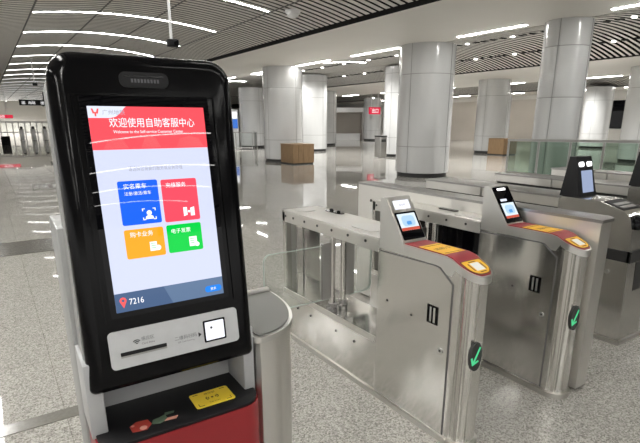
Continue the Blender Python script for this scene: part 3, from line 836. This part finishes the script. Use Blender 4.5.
# --- the lit screen
W0 = .0030
screen = P('screen', Tf(rrect(-.145, .145, -.258, .258, .0005, 1), .001, W0), 'screen_white', label='lit touch screen')
lay = [W0]
def layer(name, pts2, mat, lvl=1): return P(name, Tf(pts2, W0 - .0002, W0 + .0004 * lvl), mat, screen)
def words(name, body, u, v, h, mat, lvl=2, width=None, align='LEFT'): return P(name, text_mesh(body, T(u, v, W0 + .0004 * lvl + .0003), (1, 0, 0), UPV, height=h, width=width, align=align), mat, screen)
layer('header_band', [(-.145, .153), (.145, .153), (.145, .258), (-.145, .258)], 'screen_red')
layer('logo_tab', [(-.145, .258), (-.145, .230)] + [(-.095, .230), (-.082, .233), (-.070, .242), (-.060, .254), (-.055, .258)], 'screen_pale', 2)
g = G()   # three-pronged metro mark
for pts2 in ([(-.137, .252), (-.133, .252), (-.130, .243), (-.131, .240), (-.134, .240)], [(-.119, .252), (-.123, .252), (-.126, .243), (-.125, .240), (-.122, .240)], [(-.1305, .244), (-.1255, .244), (-.1262, .2335), (-.1298, .2335)]):
    g.loops([[T(u, v, w) for u, v in pts2] for w in (W0, W0 + .0016)])
P('metro_mark', g, 'screen_pin', screen)
words('logo_lettering', '广州地铁', -.112, .2435, .0125, 'screen_grey_text', 3)
words('title_lettering', '欢迎使用自助客服中心', .008, .219, .0235, 'screen_text', 2, .215, 'CENTER')
words('subtitle_lettering', 'Welcome to the Self-service Customer Center', -.005, .1965, .0075, 'screen_text', 2, .175, 'CENTER')
for i, (u0, u1, v1) in enumerate(((-.12, -.06, .176), (-.03, .02, .182), (.06, .135, .178))):
    layer('skyline_shade', [(u0, .156), (u1, .156), (u1 - .012, v1), ((u0 + u1) / 2, v1 + .006), (u0 + .012, v1)], 'screen_red_shade')
words('prompt_lettering', '请选择您需要的服务或业务办理', 0, .1045, .0125, 'screen_grey_text', 1, .138, 'CENTER')
def tile(name, u0, u1, v0, v1, mat): return layer(name, rrect(u0, u1, v0, v1, .005, 4), mat)
tile('blue_tile', -.101, -.002, -.038, .0745, 'screen_blue')
tile('red_tile', .0065, .102, -.040, .0725, 'screen_tile_red')
tile('orange_tile', -.101, -.002, -.1245, -.049, 'screen_orange')
tile('green_tile', .0065, .101, -.123, -.048, 'screen_green')
words('tile_lettering', '实名乘车', -.087, .0605, .0135, 'screen_text')
words('tile_lettering', '注册/激活/乘车', -.087, .0425, .0095, 'screen_text')
words('tile_lettering', '充值服务', .019, .0575, .0125, 'screen_text')
words('tile_lettering', '购卡业务', -.087, -.0625, .0135, 'screen_text')
words('tile_lettering', '电子发票', .019, -.065, .0125, 'screen_text')
def icon(shapes, name):
    g = G()
    for pts2 in shapes: g.loops([[T(u, v, w) for u, v in pts2] for w in (W0, W0 + .0011)])
    return P(name, g, 'screen_text', screen)
def disc(u, v, r, n=16): return [(u + r * math.cos(2 * PI * i / n), v + r * math.sin(2 * PI * i / n)) for i in range(n)]
cu, cv = -.032, -.013
def corner(u, v, su, sv, l=.007, t_=.002): return [[(u, v), (u + su * l, v), (u + su * l, v + sv * t_), (u, v + sv * t_)], [(u, v), (u + su * t_, v), (u + su * t_, v + sv * l), (u, v + sv * l)]]
icon([disc(cu, cv + .003, .0065), [(cu - .011, cv - .013), (cu + .011, cv - .013), (cu + .009, cv - .006), (cu + .004, cv - .003), (cu - .004, cv - .003), (cu - .009, cv - .006)]] + corner(cu - .017, cv - .015, 1, 1) + corner(cu + .017, cv - .015, -1, 1) + corner(cu - .017, cv + .015, 1, -1) + corner(cu + .017, cv + .015, -1, -1), 'face_icon')
cu, cv = .073, -.016
icon([[(cu - .015, cv - .012), (cu - .005, cv - .009), (cu - .005, cv + .012), (cu - .015, cv + .012)], [(cu + .004, cv - .012), (cu + .015, cv - .012), (cu + .015, cv + .012), (cu + .004, cv + .009)], disc(cu, cv, .0032)], 'ticket_icon')
cu, cv = -.029, -.098
icon([[(cu - .012, cv - .012), (cu + .006, cv - .012), (cu + .006, cv + .012), (cu - .012, cv + .012)], disc(cu + .009, cv - .005, .007)], 'card_icon')
cu, cv = .075, -.098
icon([[(cu - .011, cv - .013), (cu + .010, cv - .013), (cu + .010, cv + .013), (cu - .011, cv + .013)], disc(cu + .010, cv - .009, .006)], 'invoice_icon')
g = G()
for cu, cv in ((-.029, -.098), (.075, -.098)):
    for j in range(3): g.loops([[T(u, v, w) for u, v in ((cu - .009, cv + .007 - j * .006), (cu + .003, cv + .007 - j * .006), (cu + .003, cv + .0085 - j * .006), (cu - .009, cv + .0085 - j * .006))] for w in (W0, W0 + .0016)])
P('icon_lines', g, 'screen_green', screen)
layer('footer_band', [(-.145, -.258), (.145, -.258), (.145, -.2085), (-.145, -.2085)], 'screen_navy')
layer('footer_shade', [(0, -.2575), (.1448, -.2575), (.1448, -.209), (-.02, -.209)], 'screen_navy_light', 1.3)
g = G(); g.loops([[T(u, v, w) for u, v in [(-.126 + .0085 * math.cos(a), -.228 + .0085 * math.sin(a)) for a in [-.5 + (PI + 1) * i / 14 for i in range(15)]] + [(-.126, -.248)]] for w in (W0, W0 + .0010)])
P('pin_icon', g, 'screen_pin', screen)
layer('pin_hole', disc(-.126, -.228, .0035), 'screen_navy', 3.5)
words('number_lettering', '7216', -.111, -.2335, .0155, 'screen_text', 2, .036)
layer('footer_button', rrect(.092, .140, -.2475, -.2295, .008, 4), 'screen_button', 2)
words('button_lettering', '更多', .116, -.2385, .008, 'screen_text', 3, align='CENTER')
# --- silver panel with card area and code window
sp = P('card_panel', Tf(rrect(-.1755, .1775, -.406, -.305, .012), -.001, .003), 'silver', label='silver panel below the screen')
P('card_slot', Tf(rrect(-.150, -.0315, -.3735, -.3635, .001, 1), .002, .0036), 'black_matte', sp)
P('card_slot_lip', Tf(rrect(-.150, -.0315, -.378, -.3735, .001, 1), .002, .0045), 'steel_dark', sp)
wn = P('scan_window', Tf(rrect(.0735, .1385, -.3895, -.3265, .003, 2), .001, .0045), 'black_gloss', sp, 'black framed white scan window')
P('scan_glass', Tf(rrect(.0785, .1335, -.3845, -.3315, .002, 2), .004, .0052), 'scan_white', sp)
P('scan_eye', Tf(disc(.096, -.349, .0035), .005, .0056), 'ink', sp)
P('panel_lettering', text_mesh('感应区', T(-.078, -.3375, .0034), (1, 0, 0), UPV, height=.0105), 'grey_ink', sp)
P('panel_lettering', text_mesh('Card Area', T(-.078, -.3505, .0034), (1, 0, 0), UPV, height=.0055), 'grey_ink', sp)
P('panel_lettering', text_mesh('二维码扫码', T(.022, -.359, .0034), (1, 0, 0), UPV, height=.0115), 'grey_ink', sp)
P('panel_lettering', text_mesh('QR Code Scanning', T(.022, -.3715, .0034), (1, 0, 0), UPV, height=.0055), 'grey_ink', sp)
P('panel_arrow', Tf([(.058, -.369), (.067, -.362), (.058, -.355)], .0028, .0036), 'ink', sp)
g = G()
for rr in (.0045, .009, .0135):
    a_ = [PI / 4 + PI / 2 * i / 8 for i in range(9)]
    ring = [(-.107 + rr * math.cos(a), -.350 + rr * math.sin(a)) for a in a_] + [(-.107 + (rr - .0025) * math.cos(a), -.350 + (rr - .0025) * math.sin(a)) for a in a_[::-1]]
    g.loops([[T(u, v, w) for u, v in ring] for w in (.0028, .0036)])
P('wave_icon', g, 'ink', sp)
# --- shell behind the bezel and pedestal
g = G(); g.loops([[T(u, v, w) for u, v in [(a + .018 * b, b) for a, b in rrect(-.2265, .231, -.43, .365, (.01, .01, .05, .05))]] for w in (-.05, -.15)])
P('head_shell', g, 'kiosk_side', label='grey shell behind the head')
g = G(); g.box(-.244, .205, .105, .335, .0, 1.285, .006); P('pedestal', g, 'kiosk_side', label='light grey pedestal')
for a, b in ((-.242, -.201), (.195, .230)):
    g = G(); g.box(a, b, -.045, .12, .74, .955, .004); P('upright', g, 'kiosk_grey', label='grey upright beside the tray')
g = G(); g.box(-.200, .196, .085, .12, .74, .95); P('tray_back', g, 'kiosk_grey')
# red front base, rounded corners, black deck
def deck(off, rfront=.065):
    a = rrect(-.236 - off, .226 + off, -.122 - off, .12, (rfront, rfront, .005, .005), 8)
    return a
g = G(); g.loops([[(u, y, z) for u, y in deck(0)] for z in (.02, .742)]); P('front_base', g, 'red_paint', label='red rounded front base')
g = G(); g.loops([[(u, y, .741) for u, y in deck(-.003)], [(u, y, .7505) for u, y in deck(-.003)], [(u, y, .752) for u, y in deck(-.006)]]); dk = P('deck', g, 'black_matte', label='black deck')
g = G(); g.loops([[(u, y, z) for u, y in deck(-.02)] for z in (0, .025)]); P('foot', g, 'base_black')
# stickers on the deck
zs = .7522
def sticker(pts2, z0, name, mat, par=None): return P(name, G().loops([[(u, y, z) for u, y in pts2] for z in (z0, z0 + .0005)]), mat, par)
q = rrect(.034, .154, -.073, .012, .008)
ys_ = sticker(q, zs, 'yellow_sticker', 'sticker_yellow'); ys_['label'] = 'yellow contactless sticker'
for rr in (.008, .014):
    for a0 in (0, PI):
        a_ = [a0 - .7 + 1.4 * i / 8 for i in range(9)]
        sticker([(.094 + (rr + .006) * math.cos(a), -.03 + rr * math.sin(a)) for a in a_] + [(.094 + (rr + .003) * math.cos(a), -.03 + (rr - .003) * math.sin(a)) for a in a_[::-1]], zs + .0004, 'wave_print', 'brown_ink', ys_)
sticker(disc(.094, -.03, .004), zs + .0004, 'wave_print', 'brown_ink', ys_)
for (a, b, c_, d_) in ((.044, .060, -.064, -.062), (.044, .046, -.064, -.05), (.128, .144, -.064, -.062), (.142, .144, -.064, -.05), (.044, .06, .002, .004), (.128, .144, .002, .004)):
    sticker([(a, c_), (b, c_), (b, d_), (a, d_)], zs + .0004, 'corner_print', 'brown_ink', ys_)
P('sticker_lettering', text_mesh('感应区', (.094, -.004, zs + .001), (1, 0, 0), (0, 1, 0), height=.011), 'brown_ink', ys_)
P('sticker_lettering', text_mesh('Tap Here', (.094, -.056, zs + .001), (1, 0, 0), (0, 1, 0), height=.008), 'brown_ink', ys_)
M['decal_red'] = plain('red_decal', (.30, .03, .02), .5); M['decal_pink'] = plain('pink_decal', (.55, .25, .20), .5); M['decal_green'] = plain('green_decal', (.07, .11, .07), .5)
s1 = sticker([(-.148, -.085), (-.112, -.092), (-.094, -.07), (-.10, -.045), (-.13, -.04), (-.15, -.055)], zs, 'red_decal', 'decal_red')
sticker(disc(-.118, -.078, .010), zs + .0004, 'decal_print', 'decal_pink', s1); sticker(disc(-.142, -.056, .005, 8), zs + .0004, 'decal_print', 'decal_pink', s1)
s2 = sticker([(-.094, -.072), (-.075, -.083), (-.05, -.07), (-.052, -.045), (-.07, -.052), (-.088, -.055)], zs, 'green_decal', 'decal_green')
sticker([(-.062, -.078), (-.03, -.082), (-.022, -.07), (-.05, -.066)], zs + .0004, 'decal_print', 'decal_pink', s2); sticker([(-.055, -.05), (-.028, -.05), (-.024, -.04), (-.05, -.036)], zs, 'decal_print', 'decal_green', s2)

# ------------------------------------------------------------------ camera, world, view
cam = bpy.data.cameras.new('camera'); co = bpy.data.objects.new('camera', cam); COL.objects.link(co)
F_PX, CX, CY, PITCH, YAW = 485.8, 320, 259.6, math.radians(15.754), math.radians(33.75)
cam.sensor_fit = 'HORIZONTAL'; cam.sensor_width = 36; cam.lens = F_PX / 640 * 36
cam.shift_x = 0; cam.shift_y = (CY - 221.5) / 640
cam.clip_end = 300; cam.clip_start = .02
co.location = (0, 0, 1.55); co.rotation_euler = (PI / 2 - PITCH, 0, -YAW)
S.camera = co
w = bpy.data.worlds.new('world'); S.world = w; w.use_nodes = True
bg = w.node_tree.nodes['Background']; bg.inputs['Color'].default_value = (1, .985, .96, 1); bg.inputs['Strength'].default_value = .9
S.view_settings.view_transform = 'Standard'; S.view_settings.look = 'None'; S.view_settings.gamma = 1; S.view_settings.use_curve_mapping = False
S.view_settings.exposure = .64
